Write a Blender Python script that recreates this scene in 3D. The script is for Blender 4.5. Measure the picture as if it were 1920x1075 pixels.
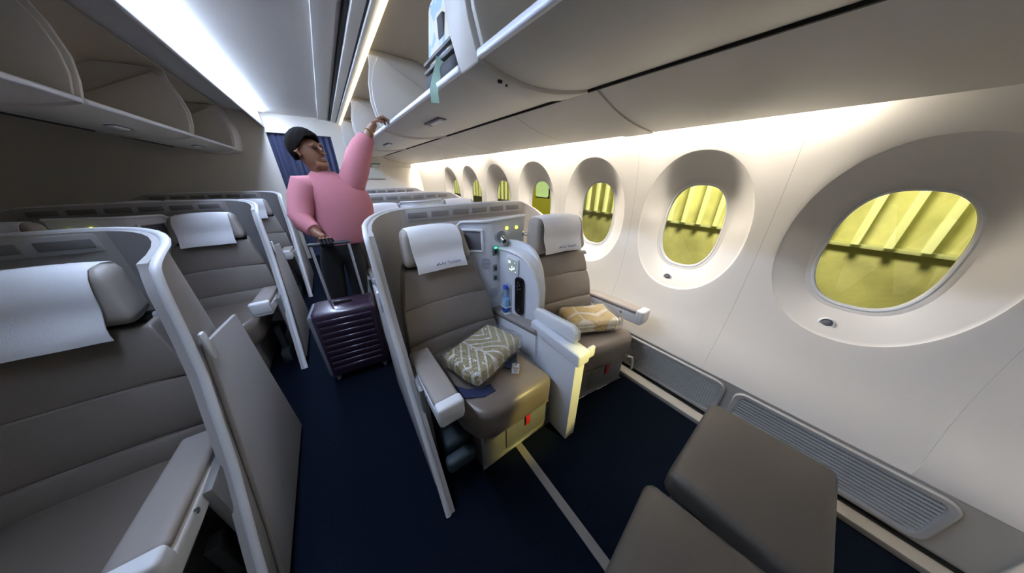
import bpy, bmesh, math, random
from mathutils import Vector, Matrix
random.seed(7)
for o in list(bpy.data.objects): bpy.data.objects.remove(o)
scene = bpy.context.scene
COL = scene.collection
PI = math.pi
def R(a): return math.radians(a)

# ------------------------------------------------------------------ camera
H = 1.45
cam_d = bpy.data.cameras.new('camera'); cam = bpy.data.objects.new('camera', cam_d); COL.objects.link(cam)
cam_d.sensor_fit = 'HORIZONTAL'; cam_d.sensor_width = 36.0; cam_d.lens = 450.0/1920.0*36.0
cam_d.clip_start = 0.02; cam_d.clip_end = 300
_r = Vector((0.81136828, -0.5845353, 0.0)); _u = Vector((0.24476727, 0.33975091, 0.90810699)); _f = Vector((0.53082059, 0.7368092, -0.41873822))
cam.matrix_world = Matrix(((_r.x, _u.x, -_f.x, 0), (_r.y, _u.y, -_f.y, 0), (_r.z, _u.z, -_f.z, H), (0, 0, 0, 1)))
scene.camera = cam

# ------------------------------------------------------------------ world, exposure
w = bpy.data.worlds.new('world'); scene.world = w; w.use_nodes = True
w.node_tree.nodes['Background'].inputs[0].default_value = (0.05, 0.06, 0.09, 1)
w.node_tree.nodes['Background'].inputs[1].default_value = 0.4
vs = scene.view_settings
vs.view_transform = 'Standard'; vs.look = 'None'; vs.exposure = 0.45; vs.gamma = 1.0; vs.use_curve_mapping = False

COVE_E = 95.0        # wall wash strips under the service panels
ADDED_E = 105.0      # added yellow lamp on the forward partition, out of view
AISLE_E = 56.0      # bluish ceiling strip over the aisle
def area(name, loc, direction, sx, sy, power, color):
    l = bpy.data.lights.new(name, 'AREA'); l.shape = 'RECTANGLE'; l.size = sx; l.size_y = sy; l.energy = power; l.color = color
    o = bpy.data.objects.new(name, l); COL.objects.link(o); o.location = loc
    o.rotation_euler = Vector(direction).to_track_quat('-Z', 'Y').to_euler(); return o
def spot(name, loc, target, power, color, cone, radius=.03, blend=.1):
    l = bpy.data.lights.new(name, 'SPOT'); l.energy = power; l.color = color; l.spot_size = R(cone); l.spot_blend = blend; l.shadow_soft_size = radius
    o = bpy.data.objects.new(name, l); COL.objects.link(o); o.location = loc
    o.rotation_euler = (Vector(target)-Vector(loc)).to_track_quat('-Z', 'Y').to_euler(); return o
# apron lamp lighting the terminal front
area('terminal_flood_lamp', (6.5, 1.0, 6.0), (0.8, 0.75, -0.75), 2.0, 2.0, 1500, (1.0, 0.96, 0.74))

# ------------------------------------------------------------------ materials
MATS = {}
def mat(name, color, rough=.5, metal=0, bump=0, bscale=80, var=0, vscale=6, emit=None, estr=0, coat=0, spec=None):
    if name in MATS: return MATS[name]
    m = bpy.data.materials.new(name); m.use_nodes = True; nt = m.node_tree; b = nt.nodes['Principled BSDF']
    b.inputs['Base Color'].default_value = (*color, 1); b.inputs['Roughness'].default_value = rough; b.inputs['Metallic'].default_value = metal
    if coat: b.inputs['Coat Weight'].default_value = coat
    if spec is not None: b.inputs['Specular IOR Level'].default_value = spec
    tc = nt.nodes.new('ShaderNodeTexCoord')
    if bump:
        n = nt.nodes.new('ShaderNodeTexNoise'); n.inputs['Scale'].default_value = bscale; n.inputs['Detail'].default_value = 3
        bp = nt.nodes.new('ShaderNodeBump'); bp.inputs['Strength'].default_value = bump; bp.inputs['Distance'].default_value = .004
        nt.links.new(tc.outputs['Object'], n.inputs['Vector']); nt.links.new(n.outputs['Fac'], bp.inputs['Height']); nt.links.new(bp.outputs['Normal'], b.inputs['Normal'])
    if var:
        n = nt.nodes.new('ShaderNodeTexNoise'); n.inputs['Scale'].default_value = vscale; n.inputs['Detail'].default_value = 4
        rp = nt.nodes.new('ShaderNodeValToRGB')
        rp.color_ramp.elements[0].position = .3; rp.color_ramp.elements[1].position = .7
        rp.color_ramp.elements[0].color = (*[c*(1-var) for c in color], 1); rp.color_ramp.elements[1].color = (*[min(1, c*(1+var)) for c in color], 1)
        nt.links.new(tc.outputs['Object'], n.inputs['Vector']); nt.links.new(n.outputs['Fac'], rp.inputs['Fac']); nt.links.new(rp.outputs['Color'], b.inputs['Base Color'])
    if emit:
        b.inputs['Emission Color'].default_value = (*emit, 1); b.inputs['Emission Strength'].default_value = estr
    MATS[name] = m; return m
def clear_mat(name, tint, gloss=.12, rough=.05, bump=0, bscale=30):
    if name in MATS: return MATS[name]
    m = bpy.data.materials.new(name); m.use_nodes = True; nt = m.node_tree; nt.nodes.clear()
    out = nt.nodes.new('ShaderNodeOutputMaterial'); mix = nt.nodes.new('ShaderNodeMixShader'); tr = nt.nodes.new('ShaderNodeBsdfTransparent'); gl = nt.nodes.new('ShaderNodeBsdfGlossy')
    tr.inputs[0].default_value = (*tint, 1); gl.inputs['Roughness'].default_value = rough; mix.inputs[0].default_value = gloss
    nt.links.new(tr.outputs[0], mix.inputs[1]); nt.links.new(gl.outputs[0], mix.inputs[2]); nt.links.new(mix.outputs[0], out.inputs[0])
    if bump:
        tc = nt.nodes.new('ShaderNodeTexCoord'); n = nt.nodes.new('ShaderNodeTexNoise'); n.inputs['Scale'].default_value = bscale; n.inputs['Distortion'].default_value = 1.5
        bp = nt.nodes.new('ShaderNodeBump'); bp.inputs['Strength'].default_value = bump; bp.inputs['Distance'].default_value = .02
        nt.links.new(tc.outputs['Object'], n.inputs['Vector']); nt.links.new(n.outputs['Fac'], bp.inputs['Height']); nt.links.new(bp.outputs['Normal'], gl.inputs['Normal'])
    MATS[name] = m; return m

leather = mat('taupe_leather', (.215, .182, .155), .40, bump=.15, bscale=260, var=.05)
leather_d = mat('cushion_leather', (.165, .134, .108), .32, bump=.15, bscale=260, var=.05)
leather_h = mat('headrest_leather', (.30, .26, .225), .45, bump=.12, bscale=260)
pad_tp = mat('armrest_pad', (.30, .265, .24), .5, bump=.1, bscale=200)
seamm = mat('dark_gap', (.02, .018, .016), .8)
white_p = mat('white_plastic', (.78, .78, .78), .38)
shell_p = mat('shell_grey', (.40, .385, .37), .5, bump=.05, bscale=150)
shell_in = mat('shell_lining', (.46, .43, .395), .7, bump=.1, bscale=200)
shell_rim = mat('shell_rim', (.66, .66, .66), .4)
inset_m = mat('rim_inset', (.20, .19, .18), .55)
cons_p = mat('console_plastic', (.74, .75, .78), .42)
base_m = mat('seat_base_grey', (.19, .185, .18), .45)  # grey lowered to carry the foreground shade
base_d = mat('seat_frame_dark', (.05, .055, .06), .5)
cloth = mat('white_cloth', (.80, .79, .79), .85, bump=.25, bscale=300)
print_b = mat('logo_print', (.12, .14, .24), .8)
carpet = mat('navy_carpet', (.0016, .0042, .0105), .95, bump=.5, bscale=500, var=.35, vscale=90, spec=.1)  # navy darkened further to stand for shade in the foreground
wall_m = mat('cream_wall', (.74, .70, .65), .5, bump=.03, bscale=200)
wall_b = mat('bulkhead_cream', (.72, .67, .59), .55, bump=.03, bscale=200)
bin_m = mat('bin_panel', (.58, .545, .49), .45, bump=.04, bscale=150)
bin_in = mat('bin_interior', (.50, .43, .33), .6, bump=.04, bscale=150)
bin_lip = mat('bin_lip_white', (.80, .82, .88), .3)
ceil_m = mat('ceiling_panel', (.66, .64, .60), .5)
black_m = mat('black_gap', (.008, .008, .008), .7)
black_g = mat('black_gloss', (.008, .008, .009), .12)
chrome = mat('chrome', (.75, .75, .75), .18, metal=1)
steel = mat('steel_mesh', (.58, .57, .54), .45)
red_m = mat('red_tag', (.62, .02, .03), .6)
rail_m = mat('beige_rail', (.45, .42, .37), .45)
track_m = mat('track_cover_shaded', (.17, .16, .15), .6)  # pale cover toned down, foreground shade put into the colour
grille_m = mat('grille_grey', (.46, .445, .42), .45)
navy_m = mat('belt_navy', (.012, .02, .075), .7, bump=.3, bscale=400)
niche_m = mat('niche_grey', (.17, .165, .18), .6)
green_e = mat('green_led', (.02, .4, .12), .4, emit=(.05, 1, .35), estr=2.5)
yel_e = mat('yellow_led', (.5, .5, .05), .4, emit=(.85, .95, .08), estr=2.2)
cove_e = mat('cove_light', (.9, .9, .85), .5, emit=(1.0, .93, .80), estr=COVE_E)
aisle_e = mat('aisle_light', (.9, .9, .95), .5, emit=(.56, .70, 1.0), estr=AISLE_E)
warm_e = mat('bin_edge_light', (.9, .85, .6), .5, emit=(1.0, .86, .52), estr=1.2)
glass_m = clear_mat('dimmed_window_glass', (.82, .81, .52), .06, .03)
wrap_m = clear_mat('plastic_wrap', (.97, .97, .96), .27, .16, bump=1.0, bscale=28)
pet_m = clear_mat('clear_bottle', (.80, .90, 1.0), .14, .05)

# ------------------------------------------------------------------ mesh helpers
def merge(bm, b2):
    me = bpy.data.meshes.new('tmp'); b2.to_mesh(me); b2.free(); bm.from_mesh(me); bpy.data.meshes.remove(me)
def NB(): return bmesh.new()
def rbox(bm, x0, x1, y0, y1, z0, z1, r=0.005, seg=2, cut=0, fn=None, M=None):
    b = NB(); bmesh.ops.create_cube(b, size=1)
    for v in b.verts: v.co = Vector((x0+(v.co.x+.5)*(x1-x0), y0+(v.co.y+.5)*(y1-y0), z0+(v.co.z+.5)*(z1-z0)))
    r = min(r, .49*min(abs(x1-x0), abs(y1-y0), abs(z1-z0)))
    if r > 0: bmesh.ops.bevel(b, geom=list(b.edges), offset=r, segments=seg, profile=.5, affect='EDGES')
    if cut:
        L = .5*min(x1-x0, y1-y0, z1-z0)
        ed = [e for e in b.edges if e.calc_length() > max(L, r*1.2)]
        bmesh.ops.subdivide_edges(b, edges=ed, cuts=cut, use_grid_fill=True)
    if fn:
        for v in b.verts: v.co = Vector(fn(v.co))
    if M is not None:
        for v in b.verts: v.co = M @ v.co
    merge(bm, b); return bm
def prism(bm, pts, axis, a0, a1, r=0, seg=2):
    """polygon pts in the two other axes (order: axis x -> (y,z), y -> (x,z), z -> (x,y)) extruded a0..a1"""
    b = NB()
    def P(p, a):
        return (a, p[0], p[1]) if axis == 'x' else (p[0], a, p[1]) if axis == 'y' else (p[0], p[1], a)
    f0 = [b.verts.new(P(p, a0)) for p in pts]; f1 = [b.verts.new(P(p, a1)) for p in pts]
    n = len(pts)
    b.faces.new(f0); b.faces.new(f1[::-1])
    for i in range(n): b.faces.new((f0[i], f1[i], f1[(i+1) % n], f0[(i+1) % n]))
    bmesh.ops.recalc_face_normals(b, faces=b.faces)
    if r:
        bmesh.ops.bevel(b, geom=[e for e in b.edges if e.calc_face_angle(0) > .6], offset=r, segments=seg, profile=.5, affect='EDGES')
    merge(bm, b); return bm
def loft(bm, rings, closed=True, cap=True):
    b = NB(); rs = [[b.verts.new(p) for p in ring] for ring in rings]; n = len(rs[0])
    for i in range(len(rs)-1):
        for j in range(n if closed else n-1):
            b.faces.new((rs[i][j], rs[i][(j+1) % n], rs[i+1][(j+1) % n], rs[i+1][j]))
    if cap and closed:
        b.faces.new(rs[0][::-1]); b.faces.new(rs[-1])
    bmesh.ops.recalc_face_normals(b, faces=b.faces)
    merge(bm, b); return bm
def sheet(bm, grid, th):
    """grid of points given a thickness"""
    b = NB(); rs = [[b.verts.new(p) for p in row] for row in grid]
    for i in range(len(rs)-1):
        for j in range(len(rs[0])-1): b.faces.new((rs[i][j], rs[i][j+1], rs[i+1][j+1], rs[i+1][j]))
    bmesh.ops.recalc_face_normals(b, faces=b.faces)
    bmesh.ops.solidify(b, geom=list(b.faces), thickness=th)
    merge(bm, b); return bm
def tube(bm, pts, r, n=8, cap=True):
    pts = [Vector(p) for p in pts]; rings = []; up = Vector((0, 0, 1))
    for i, p in enumerate(pts):
        t = (pts[min(i+1, len(pts)-1)]-pts[max(i-1, 0)]).normalized()
        a = t.cross(up)
        if a.length < .05: a = t.cross(Vector((1, 0, 0)))
        a.normalize(); c = t.cross(a)
        rr = r[i] if isinstance(r, (list, tuple)) else r
        rings.append([p+a*math.cos(2*PI*k/n)*rr+c*math.sin(2*PI*k/n)*rr for k in range(n)])
    return loft(bm, rings, True, cap)
def lathe(bm, prof, c, n=16, M=None):
    """profile of (radius, height) around z at c"""
    rings = [[(c[0]+r*math.cos(2*PI*k/n), c[1]+r*math.sin(2*PI*k/n), c[2]+z) for k in range(n)] for r, z in prof]
    if M is not None: rings = [[M @ Vector(p) for p in rg] for rg in rings]
    return loft(bm, rings)
def finish(bm, ang=38):
    a = R(ang)
    bm.normal_update()
    for f in bm.faces: f.smooth = True
    for e in bm.edges:
        if len(e.link_faces) == 2 and e.calc_face_angle(0) > a: e.smooth = False
ORG = {}
def obj(name, bm, m, parent=None, label=None, ang=38, local=False):
    """one mesh object; vertices in world space unless local; origin goes to the parent's origin"""
    finish(bm, ang)
    if parent is not None:
        o0 = ORG.get(parent.name, Vector((0, 0, 0)))
        if not local:
            for v in bm.verts: v.co -= o0
    me = bpy.data.meshes.new(name); bm.to_mesh(me); bm.free(); me.materials.append(m)
    o = bpy.data.objects.new(name, me); COL.objects.link(o)
    if parent is not None: o.parent = parent; ORG[o.name] = Vector((0, 0, 0)) if local else o0.copy()
    else: ORG[o.name] = Vector((0, 0, 0))
    if label: o['label'] = label
    return o
def base_origin(o):
    """move a top-level mesh's origin to the middle of its base"""
    vs_ = [v.co for v in o.data.vertices]
    c = Vector(((min(v.x for v in vs_)+max(v.x for v in vs_))/2, (min(v.y for v in vs_)+max(v.y for v in vs_))/2, min(v.z for v in vs_)))
    for v in o.data.vertices: v.co -= c
    o.location += c; ORG[o.name] = c; return o
def tag(o, label, cat, group=None, kind=None):
    if label: o['label'] = label
    if cat: o['category'] = cat
    if group: o['group'] = group
    if kind: o['kind'] = kind
    return o
def thing(name, label, cat, loc=(0, 0, 0), rz=0, group=None):
    o = bpy.data.objects.new(name, None); COL.objects.link(o); o.location = loc; o.rotation_euler = (0, 0, rz); o.empty_display_size = .05
    ORG[o.name] = Vector(loc); return tag(o, label, cat, group)
def struct(name, bm, m, label=None, cat=None, parent=None):
    o = obj(name, bm, m, parent)
    if parent is None: tag(o, label, cat, kind='structure')
    return o
def copy_tree(o, parent=None):
    c = o.copy(); COL.objects.link(c); c.parent = parent
    for ch in list(o.children): copy_tree(ch, c)
    return c
def place_copy(o, dx=0, dy=0, mirror=None, label=None, drop=()):
    c = copy_tree(o); c.location = o.location + Vector((dx, dy, 0))
    if mirror is not None:
        c.location.x = mirror - o.location.x + dx; c.scale.x = -1; c.rotation_euler.z = -o.rotation_euler.z
    if label: c['label'] = label
    for d in [q for q in c.children_recursive if q.name.split('.')[0] in drop]: bpy.data.objects.remove(d)
    return c
def text_mesh(body, size, M):
    cu = bpy.data.curves.new('lettering', 'FONT'); cu.body = body; cu.size = size; cu.extrude = .0004; cu.align_x = 'LEFT'
    t = bpy.data.objects.new('lettering', cu); COL.objects.link(t); bpy.context.view_layer.update()
    me = bpy.data.meshes.new_from_object(t.evaluated_get(bpy.context.evaluated_depsgraph_get()))
    bpy.data.objects.remove(t); bpy.data.curves.remove(cu)
    b = NB(); b.from_mesh(me); bpy.data.meshes.remove(me)
    for v in b.verts: v.co = M @ v.co
    return b
def rrect(w_, h_, r, n=6):
    pts = []
    for (cx_, cz_, a0) in ((w_-r, h_-r, 0), (-(w_-r), h_-r, 90), (-(w_-r), -(h_-r), 180), (w_-r, -(h_-r), 270)):
        for q in range(n+1): a = R(a0+90*q/n); pts.append((cx_+r*math.cos(a), cz_+r*math.sin(a)))
    return pts
def slab(w_, h_, r, d0, d1, bev, M):
    b = NB(); prism(b, rrect(w_, h_, r), 'x', d0, d1)
    if bev: bmesh.ops.bevel(b, geom=[e for e in b.edges if e.calc_face_angle(0) > 1.2], offset=bev, segments=2, profile=.5, affect='EDGES')
    for v in b.verts: v.co = M @ v.co
    return b
def lerp(a, b, t): return a+(b-a)*t
def interp(tab, x):
    if x <= tab[0][0]: return tab[0][1]
    for (a, va), (b, vb) in zip(tab, tab[1:]):
        if x <= b:
            t = (x-a)/(b-a); return va+(vb-va)*t
    return tab[-1][1]
def smooth_interp(tab, x):
    if x <= tab[0][0]: return tab[0][1]
    for i in range(len(tab)-1):
        a, va = tab[i]; b, vb = tab[i+1]
        if x <= b:
            t = (x-a)/(b-a)
            m0 = (tab[i+1][1]-tab[max(i-1, 0)][1])/(tab[i+1][0]-tab[max(i-1, 0)][0])*(b-a)
            j = min(i+2, len(tab)-1); m1 = (tab[j][1]-va)/(tab[j][0]-a)*(b-a)
            return (2*t**3-3*t**2+1)*va+(t**3-2*t**2+t)*m0+(-2*t**3+3*t**2)*vb+(t**3-t**2)*m1
    return tab[-1][1]

# ================================================================== STRUCTURE
Y0, Y1 = -.75, 5.9           # forward partition, aft bulkhead
XL = -3.9
# ---- floor
struct('floor', rbox(NB(), XL, 1.62, Y0, Y1+2.2, -.06, 0, 0), carpet, 'dark navy carpet covering the cabin floor', 'floor')
b = NB(); rbox(b, .535, .578, Y0, 5.6, 0, .006, .002)
struct('trim_1', b, track_m, 'pale grey seat track cover strip running along the navy carpet', 'floor strip')
b = NB(); rbox(b, -.97, -.93, Y0, 5.6, 0, .006, .002)
struct('trim_2', b, track_m, 'pale grey track cover strip under the seats left of the aisle', 'floor strip')

# ---- window wall, one moulded panel for each window
PROF = [(-.05, 1.655), (.30, 1.655), (.36, 1.645), (.44, 1.675), (.56, 1.735), (.72, 1.778), (.90, 1.80), (1.10, 1.80), (1.30, 1.785), (1.50, 1.752), (1.65, 1.712), (1.74, 1.69), (1.80, 1.68)]
def wx(z): return smooth_interp(PROF, z)
WZ0, WZ1 = .345, 1.80        # panel bottom and top
GC, GW, GH = 1.145, .158, .252      # glass centre height, half width, half height
OC, OW, OHT, OHB = 1.14, .300, .440, .400      # recess mouth
PITCH = .73; GX = 1.885
def rr_point(a, w, h, n=2.6):
    c, s = math.cos(a), math.sin(a)
    return (w*abs(c)**(2/n)*(1 if c >= 0 else -1), h*abs(s)**(2/n)*(1 if s >= 0 else -1))
NA = 72
def panel_mesh():
    """one wall panel, y in -PITCH/2..PITCH/2 about the window"""
    rings = []
    angs = [2*PI*k/NA for k in range(NA)]
    hw = PITCH/2-.0004
    # ring 0: glass edge; then reveal, funnel to the mouth, out to the rectangle
    def glass(a, grow=0): y, z = rr_point(a, GW+grow, GH+grow); return y, GC+z
    def mouth(a, grow=0):
        c, s = math.cos(a), math.sin(a)
        y, z = rr_point(a, OW+grow, (OHT if s >= 0 else OHB)+grow, 2.15)
        return y, OC+z
    def rect(a):
        c, s = math.cos(a), math.sin(a); zc = 1.08
        t = min(hw/abs(c) if abs(c) > 1e-6 else 9, ((WZ1-zc)/s if s > 0 else (zc-WZ0)/-s) if abs(s) > 1e-6 else 9)
        return c*t, zc+s*t
    spec = []
    spec.append([(*glass(a), GX+.004) for a in angs])
    spec.append([(*glass(a, .004), GX-.010) for a in angs])
    spec.append([(*glass(a, .016), GX-.016) for a in angs])
    spec.append([(*glass(a, .030), GX-.018) for a in angs])
    for t in (.12, .3, .5, .7, .88, .97):
        row = []
        for a in angs:
            gy, gz = glass(a, .032); my, mz = mouth(a)
            y, z = lerp(gy, my, t), lerp(gz, mz, t)
            s = math.sin(a)
            e = t**(1.15 if s > .1 else .85)
            row.append((y, z, lerp(GX-.02, wx(mz)+.004, e)))
        spec.append(row)
    spec.append([(*mouth(a), wx(mouth(a)[1])+.001) for a in angs])
    spec.append([(*mouth(a, .008), wx(mouth(a, .008)[1])) for a in angs])
    for t in (.25, .5, .75, 1):
        row = []
        for a in angs:
            my, mz = mouth(a, .008); ry, rz = rect(a); y, z = lerp(my, ry, t), lerp(mz, rz, t); row.append((y, z, wx(z)))
        spec.append(row)
    b = NB(); rs = [[b.verts.new((x, y, z)) for (y, z, x) in row] for row in spec]
    for i in range(len(rs)-1):
        for j in range(NA): b.faces.new((rs[i][j], rs[i+1][j], rs[i+1][(j+1) % NA], rs[i][(j+1) % NA]))
    # fill the rectangle's corners
    last = spec[-1]
    for j in range(NA):
        p, q = last[j], last[(j+1) % NA]
        if abs(abs(p[0])-hw) < 1e-5 and abs(abs(q[0])-hw) > 1e-5 or abs(abs(p[0])-hw) > 1e-5 and abs(abs(q[0])-hw) < 1e-5:
            cy = hw if (p[0]+q[0]) > 0 else -hw; cz = WZ1 if (p[1]+q[1])/2 > 1.08 else WZ0
            v = b.verts.new((wx(cz), cy, cz)); b.faces.new((rs[-1][j], rs[-1][(j+1) % NA], v))
    bmesh.ops.recalc_face_normals(b, faces=b.faces)
    return b
wall_r = tag(bpy.data.objects.new('wall_right', None), 'cream moulded window wall with deep oval window recesses', 'wall', kind='structure'); COL.objects.link(wall_r); ORG[wall_r.name] = Vector((0, 0, 0))
WIN_Y = [1.335+PITCH*k for k in range(-2, 5)]
pm = None
b_gl = None
for k, yc in enumerate(WIN_Y):
    if pm is None:
        o = obj('panel', panel_mesh(), wall_m, wall_r, ang=30); pm = o.data
    else:
        o = bpy.data.objects.new('panel', pm); COL.objects.link(o); o.parent = wall_r
    o.location = (0, yc, 0)
# plain panels ahead of and behind the windows
ya, yb = WIN_Y[0]-PITCH/2, WIN_Y[-1]+PITCH/2
def plain(y0, y1):
    n = max(2, int((y1-y0)/.15))
    return sheet(NB(), [[(wx(WZ0+(WZ1-WZ0)*j/40)+.0, lerp(y0, y1, i/n), WZ0+(WZ1-WZ0)*j/40) for j in range(41)] for i in range(n+1)], -.01)
obj('panel', plain(Y0, ya), wall_m, wall_r)
obj('panel', plain(yb+.002, Y1), wall_m, wall_r)
# windows: pane, rim and dimmer button
wm = {}
WINLAB = ['forward window of the cabin wall beyond the photograph edge', 'dimmed yellow window nearest the camera at the right edge', 'dimmed yellow window beside the window seat headrest', 'window showing a bright yellow vehicle outside, behind the first row',
          'fourth window aft, narrow yellow sliver past the shell top', 'fifth window aft with yellow light at its edge', 'farthest window near the aft bulkhead, seen edge on']
for k, yc in enumerate(WIN_Y):
    wn = thing('window_%d' % (k+1), WINLAB[k], 'window', (GX, yc, GC)); wn['kind'] = 'structure'
    if not wm:
        b = NB(); vsx = [b.verts.new((.0, *rr_point(2*PI*j/NA, GW-.001, GH-.001))) for j in range(NA)]; b.faces.new(vsx)
        bmesh.ops.solidify(b, geom=list(b.faces), thickness=.004)
        p = obj('pane', b, glass_m, wn, local=True); wm['pane'] = p.data
        b = NB(); loft(b, [[(x, *rr_point(2*PI*j/NA, GW+g, GH+g)) for j in range(NA)] for (x, g) in ((-.002, .0), (-.014, .002), (-.017, .008), (-.015, .014), (-.006, .016))], True, False)
        p = obj('window_frame', b, white_p, wn, local=True); wm['window_frame'] = p.data
        b = NB(); lathe(b, [(.028, 0), (.028, .006), (.024, .010), (.020, .008), (.019, .004)], (0, 0, 0), 24, Matrix.Translation((-.062, .03, -.345)) @ Matrix.Rotation(-PI/2, 4, 'Y'))
        p = obj('dimmer_button', b, white_p, wn, local=True); wm['dimmer_button'] = p.data
        b = NB(); lathe(b, [(.0185, 0), (.0185, .007), (.012, .011), (.0, .012)], (0, 0, 0), 20, Matrix.Translation((-.062, .03, -.345)) @ Matrix.Rotation(-PI/2, 4, 'Y'))
        p2 = obj('button_face', b, niche_m, p, local=True); wm['button_face'] = p2.data
    else:
        par = wn
        for nm, m in (('pane', glass_m), ('window_frame', white_p), ('dimmer_button', white_p), ('button_face', niche_m)):
            p = bpy.data.objects.new(nm, wm[nm]); COL.objects.link(p); p.parent = wn if nm != 'button_face' else last_b
            if nm == 'dimmer_button': last_b = p

# outer skin so that nothing leaks in around the panels
b = NB(); prof = [(wx(WZ0)+.03, WZ0-.05), (1.87, .5), (1.905, .8), (1.905, .84)]
sheet(b, [[(x, y, z) for (x, z) in prof] for y in (Y0, Y1)], .01)
prof = [(1.905, 1.45), (1.905, 1.6), (1.86, 1.9)]
sheet(b, [[(x, y, z) for (x, z) in prof] for y in (Y0, Y1)], .01)
for k in range(len(WIN_Y)+1):
    y0 = Y0 if k == 0 else WIN_Y[k-1]+.19; y1 = Y1 if k == len(WIN_Y) else WIN_Y[k]-.19
    rbox(b, 1.895, 1.905, y0, y1, .78, 1.5, 0)
obj('outer_skin', b, black_m, wall_r)

# ---- lower wall: air grille frame, mesh, rail
b = NB(); rbox(b, 1.655, 1.70, Y0, Y1, 0, .36, 0)
obj('kick_panel', b, rail_m, wall_r)
gr_rails = NB(); 
for y0 in [-.62+.72*k for k in range(9)]:
    y1 = y0+.68
    if y1 > Y1: break
    fr = NB()
    # rounded-rectangle frame
    ring = []
    for (g, x) in ((.0, 1.655), (.0, 1.640), (-.006, 1.634), (-.022, 1.634), (-.028, 1.640), (-.030, 1.652)):
        pts = []
        hw, hh, r = (y1-y0)/2+g, .133+g, .05+g*.6
        for (cx_, cz_, a0) in ((hw-r, hh-r, 0), (-(hw-r), hh-r, 90), (-(hw-r), -(hh-r), 180), (hw-r, -(hh-r), 270)):
            for q in range(6):
                a = R(a0+q*18); pts.append((x, (y0+y1)/2+cx_+r*math.cos(a), .195+cz_+r*math.sin(a)))
        ring.append(pts)
    loft(fr, ring, True, False)
    g = thing('air_grille', None, None, (1.655, (y0+y1)/2, .06))
    g.parent = wall_r
    obj('grille_frame', fr, grille_m, g)
    bk = NB(); rbox(bk, 1.6525, 1.655, y0+.03, y1-.03, .09, .30, 0); obj('grille_backing', bk, black_m, g)
    sl = NB()
    if -.1 < y0 < 1.0:
        n = 17
        for i in range(n):
            z = .09+.21*i/(n-1); rbox(sl, 1.641, 1.650, y0+.028, y1-.028, z-.0032, z+.0032, 0)
        m_ = 46
        for i in range(m_):
            y = y0+.035+(y1-y0-.07)*i/(m_-1); rbox(sl, 1.6425, 1.6495, y-.0022, y+.0022, .088, .302, 0)
    else:
        for i in range(12):
            z = .09+.21*i/11; rbox(sl, 1.641, 1.650, y0+.028, y1-.028, z-.005, z+.005, 0)
    o = obj('grille_bars', sl, steel, g)
b = NB(); rbox(b, 1.56, 1.655, Y0, Y1, 0, .035, .006)
struct('baseboard_right', b, rail_m, 'beige kick rail along the foot of the window wall', 'baseboard')
b = NB(); rbox(b, 1.632, 1.655, Y0, Y1, .036, .046, .002); obj('rail_gap', b, black_m, wall_r)

# ---- other walls
b = NB(); rbox(b, .30, 1.90, Y1, Y1+.05, 0, 2.4, .0); rbox(b, XL, -.55, Y1, Y1+.05, 0, 2.4, 0); rbox(b, -.55, .30, Y1, Y1+.05, 2.08, 2.4, 0)
wa = struct('wall_aft', b, wall_b, 'cream aft bulkhead closing the cabin behind the last row', 'wall')
b = NB(); rbox(b, .30, 1.72, Y1-.012, Y1-.001, .05, 1.60, .004); obj('panel', b, wall_b, wa)
b = NB(); rbox(b, XL, 1.9, Y0-.05, Y0, 0, 2.4, 0)
struct('wall_forward', b, wall_b, 'forward partition behind the camera', 'wall')
b = NB(); sheet(b, [[(XL+.0+(1.80-wx(z)), y, z) for z in [0.0, .4, .6, .8, 1.0, 1.3, 1.6, 1.8, 2.4]] for y in (Y0, Y1)], .02)
struct('wall_left', b, wall_m, 'plain side wall of the far side of the cabin', 'wall')
# unseen lamp, added to throw the yellow patch on the front seat and console
wl = thing('added_lamp', 'added small yellow lamp on the forward partition behind the camera', 'lamp', (1.26, Y0, 1.56))
WD = (Vector((.755, .60, .37))-Vector((1.26, Y0+.06, 1.58))).normalized(); WM = Matrix.Translation((1.26, Y0+.05, 1.58)) @ WD.to_track_quat('Z', 'Y').to_matrix().to_4x4()
b = NB(); rbox(b, 1.225, 1.295, Y0, Y0+.02, 1.54, 1.62, .006); obj('mount', b, white_p, wl)
b = NB(); lathe(b, [(.02, -.05), (.03, -.03), (.035, .03), (.031, .03), (.024, -.02), (.0, -.02)], (0, 0, 0), 20, WM); obj('housing', b, white_p, wl)
sl_ = spot('added_lamp_beam', tuple(WM @ Vector((0, 0, .035))), (.755, .60, .37), ADDED_E, (1.0, 0.88, 0.27), 18, .03, .4); sl_.parent = wl; sl_.location = sl_.location-wl.location
# curtain in the aisle opening
b = NB(); sheet(b, [[(-.55+.85*i/60, Y1+.06+.02*math.sin(i*1.1), z) for z in (0.02, 1., 2.08)] for i in range(61)], .004)
tag(obj('curtain', b, mat('curtain_blue', (.05, .06, .12), .9)), 'dark blue pleated curtain across the aisle at the aft bulkhead', 'curtain')

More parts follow.
